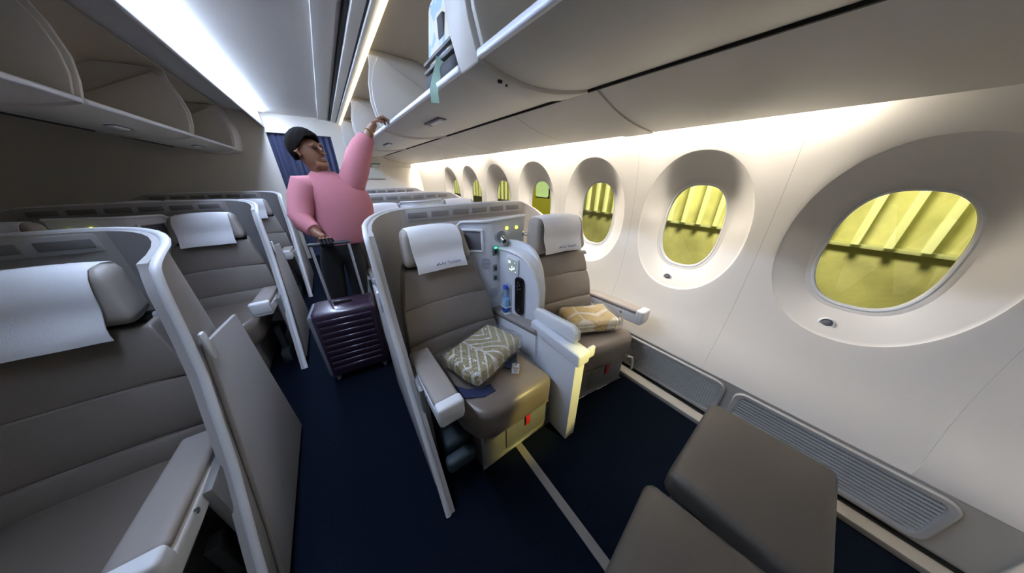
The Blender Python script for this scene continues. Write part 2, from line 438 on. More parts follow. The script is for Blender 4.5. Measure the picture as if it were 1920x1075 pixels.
# ---- ceiling
b = NB()
rbox(b, XL, .30, Y0, Y1, 2.34, 2.39, 0)
rbox(b, .30, 1.95, Y0, Y1, 2.36, 2.39, 0)
cl = struct('ceiling', b, ceil_m, 'pale ceiling panels above the aisle and bins', 'ceiling')
for (x0, x1, z0, z1, m, nm) in ((.335, .36, 2.325, 2.362, black_m, 'ceiling_gap'), (.36, .425, 2.30, 2.36, ceil_m, 'ceiling_rail'), (.425, .437, 2.30, 2.36, black_m, 'ceiling_gap'), (.437, .475, 2.285, 2.36, ceil_m, 'ceiling_rail'),
                                (.18, .30, 2.318, 2.34, ceil_m, 'ceiling_rail'), (.475, .50, 2.268, 2.30, warm_e, 'edge_light')):
    b = NB(); rbox(b, x0, x1, Y0, Y1, z0, z1, .003)
    obj(nm, b, m, cl)
b = NB(); rbox(b, -.52, -.46, .50, Y1-.2, 2.322, 2.338, .003)
fb = NB(); rbox(fb, -.56, -.54, Y0, Y1, 2.14, 2.345, .004); obj('light_baffle', fb, ceil_m, cl)  # added baffle, keeps the aisle strip's light off the seats on the left
obj('aisle_light', b, aisle_e, cl, label='bluish white light strip above the aisle')

# ---- service panels between bins and wall
BIN_SEAM = (1.05, 1.795); COVE = (1.615, 1.69)
def psu_pt(t, d=0):
    x = lerp(BIN_SEAM[0]+.010, COVE[0], t); z = lerp(BIN_SEAM[1]+.01, COVE[1], t)-.03*math.sin(PI*t)*(1-.3*t)
    return x+d*.2, z+d
psu = thing('trim_3', 'cream passenger service panels between the bins and the window wall', 'ceiling trim', (1.3, 2.5, 1.7)); psu['kind'] = 'structure'
JO = [Y0, -.30, .84, 1.02, 1.46, 2.45, 3.1, 4.1, 4.9, Y1]
for y0, y1 in zip(JO, JO[1:]):
    e = .0 if (y0, y1) == (.84, 1.02) else 0
    dz = -.006 if (y0, y1) == (.84, 1.02) else 0
    b = NB(); sheet(b, [[(psu_pt(j/14)[0], y, psu_pt(j/14)[1]+dz) for j in range(15)] for y in (y0+.0025, y1-.0025)], .012)
    obj('panel', b, bin_m, psu)
b = NB(); sheet(b, [[(psu_pt(j/8, .02)[0], y, psu_pt(j/8, .02)[1]) for j in range(9)] for y in (Y0, Y1)], .004); obj('panel_backing', b, black_m, psu)
# dark shadow gap strip along the lower edge, and vents, speakers
for (y0, y1) in ((-.2, .80), (1.05, 1.62), (1.66, 2.4), (2.45, 4.6)):
    b = NB(); px, pz = psu_pt(.985); rbox(b, px-.006, px+.004, y0, y1, pz-.005, pz+.002, 0); obj('edge_gap', b, black_m, psu)
def psu_disc(t, y, rx, ry, m, nm):
    x, z = psu_pt(t); x2, z2 = psu_pt(t+.02); a = math.atan2(z2-z, x2-x)
    Mx = Matrix.Translation((x, y, z-.007)) @ Matrix.Rotation(-a, 4, 'Y') @ Matrix.Diagonal((rx, ry, 1, 1))
    b = NB(); lathe(b, [(.0, -.002), (.8, -.003), (1, 0), (1, .006)], (0, 0, 0), 24, Mx); obj(nm, b, m, psu)
spk = mat('speaker_grey', (.38, .36, .34), .6)
for yy in (1.2, 2.75, 4.4):
    psu_disc(.52, yy, .035, .028, spk, 'reading_light'); psu_disc(.80, yy-.02, .05, .05, spk, 'speaker')
    psu_disc(.42, yy+.02, .014, .012, niche_m, 'call_button')
# outboard cove: light strips and the slot roof
b = NB(); rbox(b, 1.60, 1.70, Y0, Y1, 1.775, 1.785, 0); rbox(b, 1.60, 1.608, Y0, Y1, 1.70, 1.785, 0)
obj('cove_trough', b, white_p, psu)
for (y0, y1) in ((.15, .95), (1.10, 2.70), (2.98, 4.25), (4.40, 5.80)):
    lt = NB(); rbox(lt, 1.625, 1.655, y0, y1, 1.755, 1.770, .003)
    obj('light_strip', lt, cove_e, psu, label='warm white light strip washing down the wall')

# ---- overhead bins
LIP = (.50, 1.80)
def belly(t, d=0):
    x = lerp(LIP[0], BIN_SEAM[0]-.004, t); z = lerp(LIP[1], BIN_SEAM[1], t)-.040*math.sin(PI*t**.85)
    return x, z+d
SECT = [(.505, 1.815), (.478, 1.90), (.468, 1.99), (.478, 2.09), (.512, 2.19), (.56, 2.262), (.80, 2.14), (1.04, 2.02), (1.04, 1.81)]
SECT = SECT+[(belly(t)[0], belly(t)[1]+.015) for t in (.9, .7, .5, .3, .12)]
def make_bin(y0, y1, label, handles=True):
    t = thing('overhead_bin', label, 'overhead bin', ((LIP[0]+BIN_SEAM[0])/2, (y0+y1)/2, 1.74), group='overhead bins with lowered buckets')
    b = NB(); sheet(b, [[(*[belly(j/24)[0]], y, belly(j/24)[1]) for j in range(25)] for y in (y0, lerp(y0, y1, .5), y1)], -.02)
    obj('bucket_floor', b, bin_m, t)
    b = NB(); rbox(b, LIP[0]-.010, LIP[0]+.010, y0, y1, LIP[1]-.012, LIP[1]+.012, .007, 3); obj('lip', b, bin_lip, t)
    for y in (y0+.004, y1-.024):
        b = NB(); prism(b, SECT, 'y', y, y+.02, .005); obj('end_wall', b, bin_m, t)
    b = NB(); rbox(b, 1.03, 1.05, y0, y1, 1.80, 2.04, .004); obj('back_wall', b, bin_in, t)
    b = NB(); px, pz = belly(.99); rbox(b, px+.000, px+.010, y0, y1, pz-.010, pz+.004, 0); obj('seam_gap', b, black_m, t)
    ym = lerp(y0, y1, .5)
    for yy in [ym]:
        x, z = belly(.30); a = math.atan2(belly(.32)[1]-belly(.28)[1], belly(.32)[0]-belly(.28)[0])
        Mx = Matrix.Translation((x, yy, z-.002)) @ Matrix.Rotation(-a, 4, 'Y')
        b = NB(); rbox(b, -.026, .026, -.13, .13, -.004, .004, .003, M=Mx); h = obj('latch_plate', b, niche_m, t)
        b = NB(); rbox(b, -.016, .018, -.12, .06, -.012, .0, .004, M=Mx); obj('latch_paddle', b, white_p, h)
    return t
bins = [make_bin(Y0, .875, 'large open overhead bin at top right, nearest the camera'),
        make_bin(1.015, 2.50, 'open overhead bin holding the patterned cabin bag'),
        make_bin(2.53, 3.95, 'open overhead bin aft of the one with the cabin bag'),
        make_bin(3.98, 5.40, 'farthest overhead bin by the aft bulkhead')]
# fixed housing: roof, back, frames between the bins
hb = NB()
sheet(hb, [[(x, y, z) for (x, z) in ((.49, 2.30), (.60, 2.315), (.85, 2.30), (1.06, 2.20), (1.10, 2.05), (1.10, 1.86))] for y in (Y0, Y1)], .01)
hs = struct('trim_4', hb, bin_in, 'warm grey housing roof above the open overhead bins', 'bin housing')
FR = [(.50, 1.785), (.470, 1.88), (.452, 1.98), (.462, 2.10), (.49, 2.20), (.50, 2.30), (1.09, 2.28), (1.09, 1.80)]+[(belly(t)[0], belly(t)[1]-.014) for t in (.95, .8, .65, .5, .35, .2, .08)]
for y0, y1, nm in ((.880, 1.010, 'divider_frame'), (2.503, 2.527, 'divider_frame'), (3.953, 3.977, 'divider_frame'), (5.42, Y1, 'divider_frame')):
    b = NB(); prism(b, FR, 'y', y0, y1, .006); fo = obj(nm, b, bin_m, hs)
    if y0 == .880:
        x, z = belly(.10); b = NB(); rbox(b, .572, .590, .875, .881, 1.742, 1.752, .002); rbox(b, .605, .612, .875, .881, 1.737, 1.743, .001); obj('screw_hole', b, black_m, fo)
# cabin bag in the bin
bag = thing('cabin_bag', 'patterned blue and cream cabin bag with dark base in the open bin', 'bag', (.68, 1.26, 1.79))
pm_ = mat('bag_print', (.55, .62, .72), .8)
nt = pm_.node_tree; bs = nt.nodes['Principled BSDF']; tc = nt.nodes.new('ShaderNodeTexCoord'); vo = nt.nodes.new('ShaderNodeTexVoronoi'); vo.inputs['Scale'].default_value = 16
rp = nt.nodes.new('ShaderNodeValToRGB'); rp.color_ramp.interpolation = 'CONSTANT'
for i, (p, c) in enumerate([(0, (.42, .58, .78)), (.3, (.78, .74, .60)), (.55, (.70, .76, .82)), (.8, (.30, .42, .55))]):
    e = rp.color_ramp.elements[i] if i < 2 else rp.color_ramp.elements.new(p); e.position = p; e.color = (*c, 1)
nt.links.new(tc.outputs['Object'], vo.inputs['Vector']); nt.links.new(vo.outputs['Color'], rp.inputs['Fac']); nt.links.new(rp.outputs['Color'], bs.inputs['Base Color'])
b = NB(); rbox(b, .525, .95, 1.11, 1.44, 1.88, 2.16, .06, 5, fn=lambda v: (v.x+(v.z-1.9)*.14, v.y, v.z)); obj('body', b, pm_, bag)
bd = mat('bag_dark', (.045, .045, .05), .7, bump=.3)
b = NB(); rbox(b, .515, .95, 1.10, 1.45, 1.805, 1.885, .03, 4); obj('base_pocket', b, bd, bag)
for z in (1.895, 1.925):
    b = NB(); rbox(b, .520, .94, 1.105, 1.445, z-.007, z+.007, .006); obj('zip', b, mat('zip_grey', (.12, .115, .11), .5), bag)
b = NB(); rbox(b, .530, .56, 1.20, 1.26, 1.96, 2.03, .006); obj('patch', b, bd, bag)
b = NB(); sheet(b, [[(.520-.045*min(1, max(0, t*1.6-.2))-w_*.93, 1.235+w_*.36+.01*math.sin(t*5), 1.90-.165*t) for w_ in (-.017, .017)] for t in [i/10 for i in range(11)]], .003)
obj('luggage_tag', b, mat('mint_ribbon', (.42, .62, .50), .7), bag, label='mint green ribbon tag hanging over the bin lip')

# ================================================================== SEAT ROW
# ---- privacy shell around a pair of seats
def shell_path(z):
    """plan points of the shell inner face at height z, from the aisle front edge to the window end"""
    yf = interp([(0, .637), (.28, .80), (.54, .968), (.83, 1.112), (1.0, 1.165), (1.15, 1.20), (1.25, 1.215)], z)
    pts = []
    for i in range(8): pts.append((.103, lerp(yf, 1.23, i/8)))
    for i in range(11):
        a = R(180-9*i); pts.append((.45+.347*math.cos(a), 1.23+.54*math.sin(a)))
    for i in range(1, 9): pts.append((lerp(.45, 1.34, i/8), 1.77))
    for i in range(1, 8):
        a = R(90-9*i); pts.append((1.34+.27*math.cos(a), 1.57+.20*math.sin(a)))
    return pts
def shell_top(i, n):
    tab = [(0, 1.12), (2, 1.155), (4, 1.172), (7, 1.195), (10, 1.225), (13, 1.245), (18, 1.252), (26, 1.245), (29, 1.20), (n-1, 1.09)]
    return smooth_interp(tab, i)
def make_shell():
    t = thing('privacy_shell', 'grey privacy shell wrapping the front pair of seats', 'seat shell', (.86, 1.77, 0), group='privacy shells')
    n = len(shell_path(0)); NZ = 22
    def P(i, v):
        zt = shell_top(i, n); z = .0+zt*v
        p = shell_path(z)[i]; return (p[0], p[1], z)
    # aisle wing, back: two sheets with their own look
    b = NB(); sheet(b, [[P(i, v/NZ) for v in range(NZ+1)] for i in range(0, 17)], .022); obj('aisle_wing', b, shell_p, t)
    b = NB(); sheet(b, [[P(i, v/NZ) for v in range(NZ+1)] for i in range(16, n)], .022); obj('back_panel', b, shell_in, t)
    # light rim over front edge and top
    path = [P(0, v/30) for v in range(0, 31)]+[P(i, 1.0) for i in range(1, n)]
    # smooth the corner
    for _ in range(5):
        q = path[:]
        for i in range(27, 40): q[i] = tuple((path[i-1][k]+2*path[i][k]+path[i+1][k])/4 for k in range(3))
        path = q
    b = NB(); rings = []
    pv = [Vector(p) for p in path]
    for i, p in enumerate(pv):
        d = (pv[min(i+1, len(pv)-1)]-pv[max(i-1, 0)]).normalized()
        # inward normal of the shell wall (horizontal)
        k = max(0, i-30); pl = shell_path(max(0, min(1.2, p.z)))
        a_, c_ = Vector((*pl[max(k-1, 0)], 0)), Vector((*pl[min(k+1, n-1)], 0)); tn = (c_-a_).normalized(); nr = Vector((tn.y, -tn.x, 0))
        up = nr.cross(d).normalized()
        rw, rh = .013, .010
        rings.append([p-nr*.009+nr*(rw*math.cos(2*PI*k2/10))+up*(rh*math.sin(2*PI*k2/10)) for k2 in range(10)])
    loft(b, rings); obj('rim', b, shell_rim, t)
    # outer aisle skirt with a step
    b = NB(); prism(b, [(.78, .02), (1.60, .02), (1.55, .86), (1.22, .90), (.90, .22)], 'x', .086, .102, .005); sk = obj('outer_skirt', b, shell_p, t)
    b = NB(); rbox(b, .074, .088, 1.19, 1.22, .84, .95, .006); obj('latch', b, white_p, sk)
    # strip of recessed insets under the rim
    for k in range(6):
        x0 = .40+.158*k; b = NB(); rbox(b, x0, x0+.125, 1.728, 1.750, 1.190, 1.226, .004); obj('inset', b, inset_m, t)
    b = NB(); rbox(b, .385, 1.36, 1.734, 1.750, 1.172, 1.244, .004); obj('inset_strip', b, shell_p, t)
    # padded lining panel
    b = NB(); rbox(b, .50, 1.40, 1.715, 1.748, .55, 1.145, .015, 3); obj('lining_panel', b, shell_in, t)
    b = NB(); rbox(b, .478, .500, 1.71, 1.748, .75, 1.14, .006); obj('lining_edge', b, mat('lining_edge_blue', (.30, .31, .36), .6), t)
    return t
shell1 = make_shell()

# ---- a seat, local frame: x across, y back from the cushion front, z up
def make_seat(name, label, loc, rz, yb0, yb1, hw0, hw1, ztop=1.19, logo=True, base=(-.135, .335), cu=(-.205, .312), lev=(.43, .545, .745, .955), cb=.945, ls=1.0):
    t = thing(name, label, 'airline seat', loc, rz, 'reclining airline seats')
    L = dict(local=True)
    # cushion with a full front roll
    D = yb0+.02
    def crown(v):
        u = v.x/.30; s = max(0, 1-u*u); q = min(1, max(0, (v.y)/.12))
        z = v.z+(.012*s if v.z > .38 else 0)
        if v.y < .10 and v.z < .36: z -= .0
        return (v.x, v.y, z+.02*max(0, 1-v.y/.35)*(1 if v.z > .38 else 0))
    def taper(v):
        q = max(0, 1-v.y/.20)**2; c_ = (cu[0]+cu[1])/2; return (v.x+(.07*q if v.x < c_ else -.015*q)*abs(v.x-c_)/((cu[1]-cu[0])/2), v.y+.02*q*((v.x-c_)/.3)**2, v.z)
    b = NB(); rbox(b, cu[0], cu[1], 0, D, .285, .455, .055, 5, cut=6, fn=lambda v: taper(Vector(crown(v)))); obj('seat_cushion', b, leather_d, t, **L)
    b = NB(); tube(b, [(lerp(cu[0]+.075, cu[1]-.03, k/8), .035, .284) for k in range(9)], .010, 8); obj('cushion_piping', b, leather_d, t, **L)
    # backrest: horizontal pads following a leaning, tapering back
    def yb(z): return lerp(yb0, yb1, (z-.5)/.65)
    def hw(z): return interp([(.45, hw0), (.74, lerp(hw0, hw1, .38)), (.95, hw1), (1.2, hw1*.98)], z)
    levels = list(lev)
    for z0, z1 in zip(levels, levels[1:]):
        b = NB()
        def fn(v, z0=z0, z1=z1):
            z = v.z; s = v.x/.30; x = s*hw(z)*(ls if s < 0 else 1); bulge = .010*(1-(2*(z-z0)/(z1-z0)-1)**2)*(1 if v.y < .05 else 0)
            wing = -.018*abs(s)**4 if v.y < .05 else 0
            return (x, yb(z)+v.y-bulge+wing, z)
        rbox(b, -.30, .30, 0, .08, z0+.0008, z1-.0008, .010, 3, cut=5, fn=fn); obj('back_pad', b, leather, t, **L)
        if z1 < .95:
            b = NB(); rbox(b, -.296, .296, .006, .07, z1-.004, z1+.004, 0, fn=lambda v: (v.x/.30*hw(v.z)*(ls if v.x < 0 else 1), yb(v.z)+v.y-.006, v.z)); obj('seam_piping', b, pad_tp, t, **L)
    b = NB(); rbox(b, -.29, .29, .06, .088, .40, .97, .01, 2, fn=lambda v: (v.x/.30*hw(v.z)*(ls if v.x < 0 else 1), yb(v.z)+v.y, v.z)); obj('back_frame', b, base_m, t, **L)
    b = NB(); rbox(b, -.29, .29, .02, .09, .952, .972, 0, fn=lambda v: (v.x/.30*hw(v.z)*.94, yb(v.z)+v.y, v.z)); obj('headrest_gap', b, seamm, t, **L)
    # headrest with wings
    wh = hw1*.98
    def hf(v):
        s = v.x/wh; return (v.x*(1-.16*max(0, (v.z-.97)/(ztop-.97))), yb(v.z)+v.y-(.035*abs(s)**3 if v.y < .06 else 0), v.z)
    b = NB(); rbox(b, -wh, wh, -.03, .085, .972, ztop, .04, 5, cut=4, fn=hf); hr = obj('headrest', b, leather_h, t, **L)
    # cloth cover draped over the headrest
    cw = .150; rows = []
    ys = yb(ztop)
    prof = [(ys+.10, ztop-.07), (ys+.093, ztop-.02), (ys+.075, ztop+.006), (ys+.03, ztop+.012), (ys-.02, ztop+.010), (ys-.045, ztop-.004), (ys-.062, ztop-.03)]
    for k in range(1, 11):
        z = lerp(ztop-.03, cb, k/10); prof.append((lerp(ys-.062, yb(cb)-.060, k/10)-.006*math.sin(k*.9), z))
    nx = 13
    for (y, z) in prof:
        row = []
        for i in range(nx):
            s = -1+2*i/(nx-1); lift = -.020*(abs(s)**3) if z < ztop-.02 else 0
            zz = z+(.018*s if z < .96 else .006*s)*0 - (.010*abs(s)**2 if z > ztop else 0)
            row.append((s*cw*(1+.02*math.sin(z*30)), y+lift*.6+.004*math.sin(s*4+z*20), zz))
        rows.append(row)
    b = NB(); sheet(b, rows, .003); cv = obj('headrest_cover', b, cloth, t, label='white cloth headrest cover with small printed airline logo', **L)
    if logo:
        a = math.atan2(prof[-4][0]-prof[-2][0], prof[-4][1]-prof[-2][1])
        zt = cb+.028; yy = lerp(ys-.062, yb(cb)-.060, (ztop-.03-zt)/(ztop-.03-cb))-.010
        Mx = Matrix.Translation((-.008, yy-.004, zt)) @ Matrix.Rotation(PI/2-a, 4, 'X')
        b = text_mesh('Air Tanzania', .024, Mx)
        # small leaning emblem ahead of the words
        for (p) in ([(-.026, 0), (-.020, 0), (-.010, .018), (-.013, .018)], [(-.016, .006), (-.004, .0), (-.002, .004), (-.013, .010)], [(-.034, .001), (-.028, .001), (-.017, .010), (-.020, .012)]):
            f = [b.verts.new(Mx @ Vector((x, y, .0003))) for x, y in p]; b.faces.new(f)
        lg = obj('logo_print', b, print_b, cv, **L)
    # base box with door and red tag
    bx0, bx1 = base
    b = NB(); rbox(b, bx0, bx1, .07, D, .02, .285, .006); bo = obj('seat_base', b, base_m, t, **L)
    b = NB(); rbox(b, bx0+.15, bx1-.03, .062, .075, .05, .26, .005); dr = obj('base_door', b, base_m, bo, **L)
    b = NB(); sheet(b, [[(lerp(bx0, bx1, .62)+d, .056-.004*math.sin(k), .235-.085*k/4) for d in (-.014, .014)] for k in range(5)], .002); obj('pull_tag', b, red_m, dr, label='red fabric pull tag', **L)
    b = NB(); rbox(b, bx0-.004, bx1+.004, .058, .072, .015, .024, .002); obj('base_trim', b, chrome, bo, **L)
    for sx in (-.24, .24):
        b = NB(); rbox(b, sx-.03, sx+.03, .18, D+.1, .0, .10, .01); rbox(b, sx-.02, sx+.02, .25, .31, .08, .30, .008); obj('leg_frame', b, base_d, t, **L)
    return t
seatA = make_seat('airline_seat', 'taupe leather aisle seat in front with belt and leaf print pillow', (.455, .64, 0), 0, .60, .82, .298, .213, ztop=1.17)
seatB = make_seat('airline_seat', 'taupe leather window seat in front with the gold pillow pack', (1.135, .635, 0), R(-8), .43, .53, .325, .222, ztop=1.205, base=(-.12, .36), cu=(-.22, .36), lev=(.43, .60, .80, .955), cb=.985, ls=.86)
b = NB(); tube(b, [(.335, .03, .27), (.375, .02, .25), (.400, .02, .20), (.408, .02, .13)], .008, 8); obj('recline_lever', b, white_p, seatB, local=True)
# footwell hardware under the aisle seat
b = NB(); rbox(b, .17, .31, .80, 1.2, .02, .22, .03, 3); rbox(b, .15, .30, .72, .78, .12, .20, .02, 3); obj('actuator', b, mat('teal_dark', (.03, .05, .06), .6), seatA)

# ---- aisle armrest and window armrest
def arm(name, label, loc, rz, L_, h0, h1, w_):
    t = thing(name, label, 'armrest', loc, rz, 'seat armrests')
    def fn(v): return (v.x, v.y, v.z+lerp(h0, h1, v.y/L_))
    b = NB(); rbox(b, -w_, w_, 0, L_, -.105, -.03, .015, 3, cut=3, fn=lambda v: (v.x, v.y, v.z+lerp(h0, h1, v.y/L_)+.035*max(0, v.y/L_-.45)*1.6*(v.z < -.07))); obj('arm_body', b, white_p, t, local=True)
    b = NB(); rbox(b, -w_*.96, w_*.96, .045, L_, -.035, .0, .014, 3, cut=3, fn=fn); obj('arm_pad', b, pad_tp, t, local=True)
    b = NB(); rbox(b, -w_*1.02, w_*1.02, -.006, .05, -.085, .006, .014, 3, fn=fn); obj('end_cap', b, white_p, t, local=True)
    b = NB(); lathe(b, [(.009, 0), (.009, .006), (.0, .008)], (0, 0, 0), 12, Matrix.Translation((-w_, .15, h0-.06)) @ Matrix.Rotation(-PI/2, 4, 'Y')); obj('arm_button', b, chrome, t, local=True)
    return t
armA = arm('armrest', 'padded aisle armrest with white end cap beside the grey wing panel', (.195, .685, 0), 0, .47, .618, .585, .055)
armB = arm('armrest', 'padded armrest with white end along the window wall', (1.545, .60, 0), R(-3), .52, .625, .590, .045)
for o, h in ((armA, .2), (armB, .2)):
    x, y, _ = o.location
    b = NB(); rbox(b, -.078 if o is armA else .045, -.044 if o is armA else .075, .20, .40, .05, .56, .012); obj('arm_support', b, base_m, o, local=True)

# ---- centre console with controls
con = thing('centre_console', 'white centre console with controls between the front seats', 'console', (.85, 1.0, 0), group='consoles between paired seats')
b = NB(); prism(b, [(.86, .02), (1.42, .02), (1.42, .50), (.86, .595)], 'x', .790, .885, .006); obj('side_panel', b, cons_p, con)
b = NB(); prism(b, [(.86, .597), (1.42, .502), (1.42, .535), (1.2, .578), (.86, .632)], 'x', .785, .905, .012, 3); obj('arm_pad', b, pad_tp, con)
b = NB(); prism(b, [(.568, .0), (.90, .0), (.90, .655), (.80, .655), (.568, .640)], 'x', .805, .882, .006); po = obj('front_post', b, cons_p, con)
b = NB(); prism(b, [(.548, .575), (.92, .60), (.92, .668), (.548, .652)], 'x', .798, .888, .012, 3); obj('post_cap', b, cons_p, po)
b = NB(); rbox(b, .886, .935, .552, .575, .59, .655, .010); obj('cap_hook', b, cons_p, po)
# stowed tray table
tt = NB(); prism(tt, [(.615, .665), (.93, .655), (.945, .70), (.925, .735), (.66, .752), (.615, .725)], 'x', .838, .868, .010, 3); tr = obj('tray_table', tt, white_p, con)
tt = NB(); prism(tt, [(.625, .66), (.93, .65), (.94, .69), (.92, .722), (.67, .738), (.625, .715)], 'x', .872, .898, .010, 3); obj('tray_leaf', tt, mat('tray_grey', (.55, .57, .57), .35), tr)
# rear plate
PLT = [(.62, 1.53), (.70, 1.45), (.77, 1.375), (.80, 1.36), (1.085, 1.36)]
def plt_top(x): return interp([(.62, 1.125), (.66, 1.178), (.75, 1.186), (1.085, 1.20)], x)
b = NB(); sheet(b, [[(x, y, lerp(.45, plt_top(x), j/10)) for j in range(11)] for (x, y) in [PLT[0], (.64, 1.51), (.66, 1.49), PLT[1], PLT[2], PLT[3], (.9, 1.36), (1.0, 1.36), PLT[4]]], -.05)
pl = obj('rear_plate', b, cons_p, con)
b = NB(); tube(b, [(x, y-.004, plt_top(x)-.002) for (x, y) in [(.62, 1.53), (.66, 1.49), (.70, 1.45), (.77, 1.375), (.80, 1.36), (.95, 1.36), (1.085, 1.36)]], .010, 8); obj('plate_edge', b, white_p, pl)
# fin: inner path, outer path, top profile
FIN = [(.878, .945), (.872, .96), (.860, 1.005), (.850, 1.055), (.843, 1.105), (.841, 1.16), (.845, 1.22), (.855, 1.29), (.868, 1.358)]
FTOP = [(.945, .845), (.960, .895), (.987, .942), (1.027, .988), (1.09, 1.019), (1.17, 1.026), (1.25, 1.020), (1.36, 1.002)]
FOUT = [(.945, .905), (.95, 1.36)]
b = NB(); rings = []
dense = []
for (p, q) in zip(FIN, FIN[1:]):
    for k in range(4): dense.append((lerp(p[0], q[0], k/4), lerp(p[1], q[1], k/4)))
dense.append(FIN[-1])
for (x, y) in dense:
    zt = smooth_interp(FTOP, y); xo = lerp(.93, .94, (y-.905)/.455); zb = .535
    n = 9
    ring = [(x, y, lerp(zb, zt-.012, j/n)) for j in range(n+1)]+[(x+.012, y, zt), (xo-.012, y, zt)]+[(xo, y, lerp(zt-.012, zb, j/n)) for j in range(n+1)]
    rings.append(ring)
loft(b, rings); fin = obj('fin', b, cons_p, con)
def fin_at(y, d=0):
    for (p, q) in zip(FIN, FIN[1:]):
        if y <= q[1]:
            t = (y-p[1])/(q[1]-p[1]); return lerp(p[0], q[0], t)-d
    return FIN[-1][0]-d
def on_fin(y, z, d=0):
    x = fin_at(y, d); x2 = fin_at(y+.02); a = math.atan2(fin_at(y+.01)-fin_at(y-.01), .02)
    # local frame: x = out of the face toward the aisle seat, y = along the face aft
    return Matrix.Translation((x, y, z)) @ Matrix.Rotation(-a, 4, 'Z')
# raised border that follows the fin edge, and the shelf lip above it
b = NB(); tube(b, [(.876, .944, z) for z in (.56, .7, .82)]+[(fin_at(y, .001), y, smooth_interp(FTOP, y)-.004) for y in [.947+.0085*k for k in range(48)]], .010, 8); obj('fin_border', b, white_p, fin)
b = NB(); prism(b, [(.962, .56), (.966, .80), (.980, .89), (.992, .935), (1.012, .973), (1.04, 1.012), (1.075, 1.04), (1.12, 1.058), (1.17, 1.066), (1.25, 1.064), (1.345, 1.054), (1.345, .56)], 'x', .928, .952, .006, 3); obj('fin_guard', b, white_p, fin)
# screen
Mx = on_fin(1.155, .938, .004)
b = slab(.060, .056, .014, -.004, .006, .003, Mx); scr = obj('screen', b, white_p, fin)
b = NB(); rbox(b, -.0065, .0, -.046, .046, -.040, .040, .001, M=Mx); obj('display', b, mat('display_grey', (.06, .07, .075), .2, emit=(.14, .18, .19), estr=1.0), scr)
b = NB()
# map like white shapes on the display, seat figure and route
b2 = text_mesh('20', .026, Mx @ Matrix.Translation((-.0068, .040, .012)) @ Matrix.Rotation(-PI/2, 4, 'Z') @ Matrix.Rotation(PI/2, 4, 'X')); merge(b, b2)
for (y, z, wy, wz) in ((.012, -.030, .022, .006), (-.006, -.022, .016, .008), (-.022, -.012, .010, .012), (.0, -.008, .006, .010), (.022, -.028, .010, .006), (-.036, -.034, .004, .006), (-.030, .026, .006, .004)):
    rbox(b, -.0072, -.006, y-wy/2, y+wy/2, z-wz/2, z+wz/2, 0, M=Mx)
dm_ = obj('display_marks', b, mat('display_white', (.9, .95, .95), .4, emit=(.85, 1, 1), estr=1.3), scr); dm_['kind'] = 'stuff'
# bottle niche, remote
Mx = on_fin(1.205, .695, .002)
b = NB(); rbox(b, -.003, .004, -.036, .036, -.125, .105, .003, M=Mx); nch = obj('bottle_niche', b, mat('niche_blue', (.40, .43, .50), .5), fin)
b = NB(); rbox(b, -.050, .0, -.034, .034, -.118, -.108, .004, M=Mx); obj('bottle_rest', b, cons_p, nch); b = NB(); tube(b, [Mx @ Vector(p) for p in ((-.002, -.034, -.06), (-.046, -.034, -.06), (-.056, 0, -.06), (-.046, .034, -.06), (-.002, .034, -.06))], .003, 6); obj('bottle_rail', b, cons_p, nch)
Mx = on_fin(1.082, .748, .004)
b = slab(.038, .132, .030, -.012, .004, .004, Mx); rm = obj('handset', b, black_g, fin, label='glossy black handset')
b = NB()
for q, (y, z) in enumerate([(-.006, .085), (.012, .072), (-.012, .06), (.004, .098), (.008, .05), (-.002, -.09)]):
    rbox(b, -.0145, -.011, y-.004, y+.004, z-.004, z+.004, .001, M=Mx)
obj('handset_keys', b, chrome, rm)['kind'] = 'stuff'
# plate controls
def on_plate(x, z):
    y = interp([(p[0], p[1]) for p in PLT], x); d = interp([(p[0], p[1]) for p in PLT], x+.01)-interp([(p[0], p[1]) for p in PLT], x-.01)
    return Matrix.Translation((x, y, z)) @ Matrix.Rotation(math.atan2(d, .02), 4, 'Z')
# reading light: dish and stubby spot
Mx = on_plate(.882, 1.080) @ Matrix.Rotation(PI/2, 4, 'X')
b = NB(); lathe(b, [(.044, -.002), (.044, .006), (.038, .012), (.034, .006), (.0, .004)], (0, 0, 0), 28, Mx); rl = obj('lamp_dish', b, mat('dish_grey', (.42, .43, .45), .4), pl)
M2 = Mx @ Matrix.Rotation(R(28), 4, 'X')
b = NB(); lathe(b, [(.0, .0), (.015, .0), (.022, .012), (.022, .050), (.019, .057), (.0, .057)], (0, 0, 0), 24, M2); obj('spot_lamp', b, chrome, pl)
b = NB(); lathe(b, [(.0, .055), (.016, .055), (.016, .0585), (.0, .0585)], (0, 0, 0), 20, M2); obj('lamp_lens', b, black_m, pl)
sock = mat('socket_grey', (.18, .20, .20), .5)
for i, (x, z, wx_, hz) in enumerate(((.836, .985, .019, .032), (.832, .862, .015, .024), (.829, .793, .015, .022))):
    Mx = on_plate(x, z); b = NB(); rbox(b, -wx_, wx_, -.010, .002, -hz, hz, .004, M=Mx); so = obj('power_socket', b, sock, pl)
    b = NB(); rbox(b, -wx_*.55, wx_*.55, -.0115, -.008, -hz*.55, hz*.35, .001, M=Mx); obj('socket_hole', b, black_m, so)
    if i == 0:
        b = NB(); rbox(b, -.011, .011, -.014, -.009, .018, .030, .003, M=Mx); obj('status_led', b, green_e, so, label='glowing green status light')
for (x, z) in ((.935, 1.128), (1.017, 1.124)):
    Mx = on_plate(x, z) @ Matrix.Rotation(PI/2, 4, 'X')
    b = NB(); lathe(b, [(.0, .008), (.008, .008), (.010, .004), (.011, .0)], (0, 0, 0), 14, Mx); obj('indicator_light', b, yel_e, pl, label='small glowing yellow indicator light')
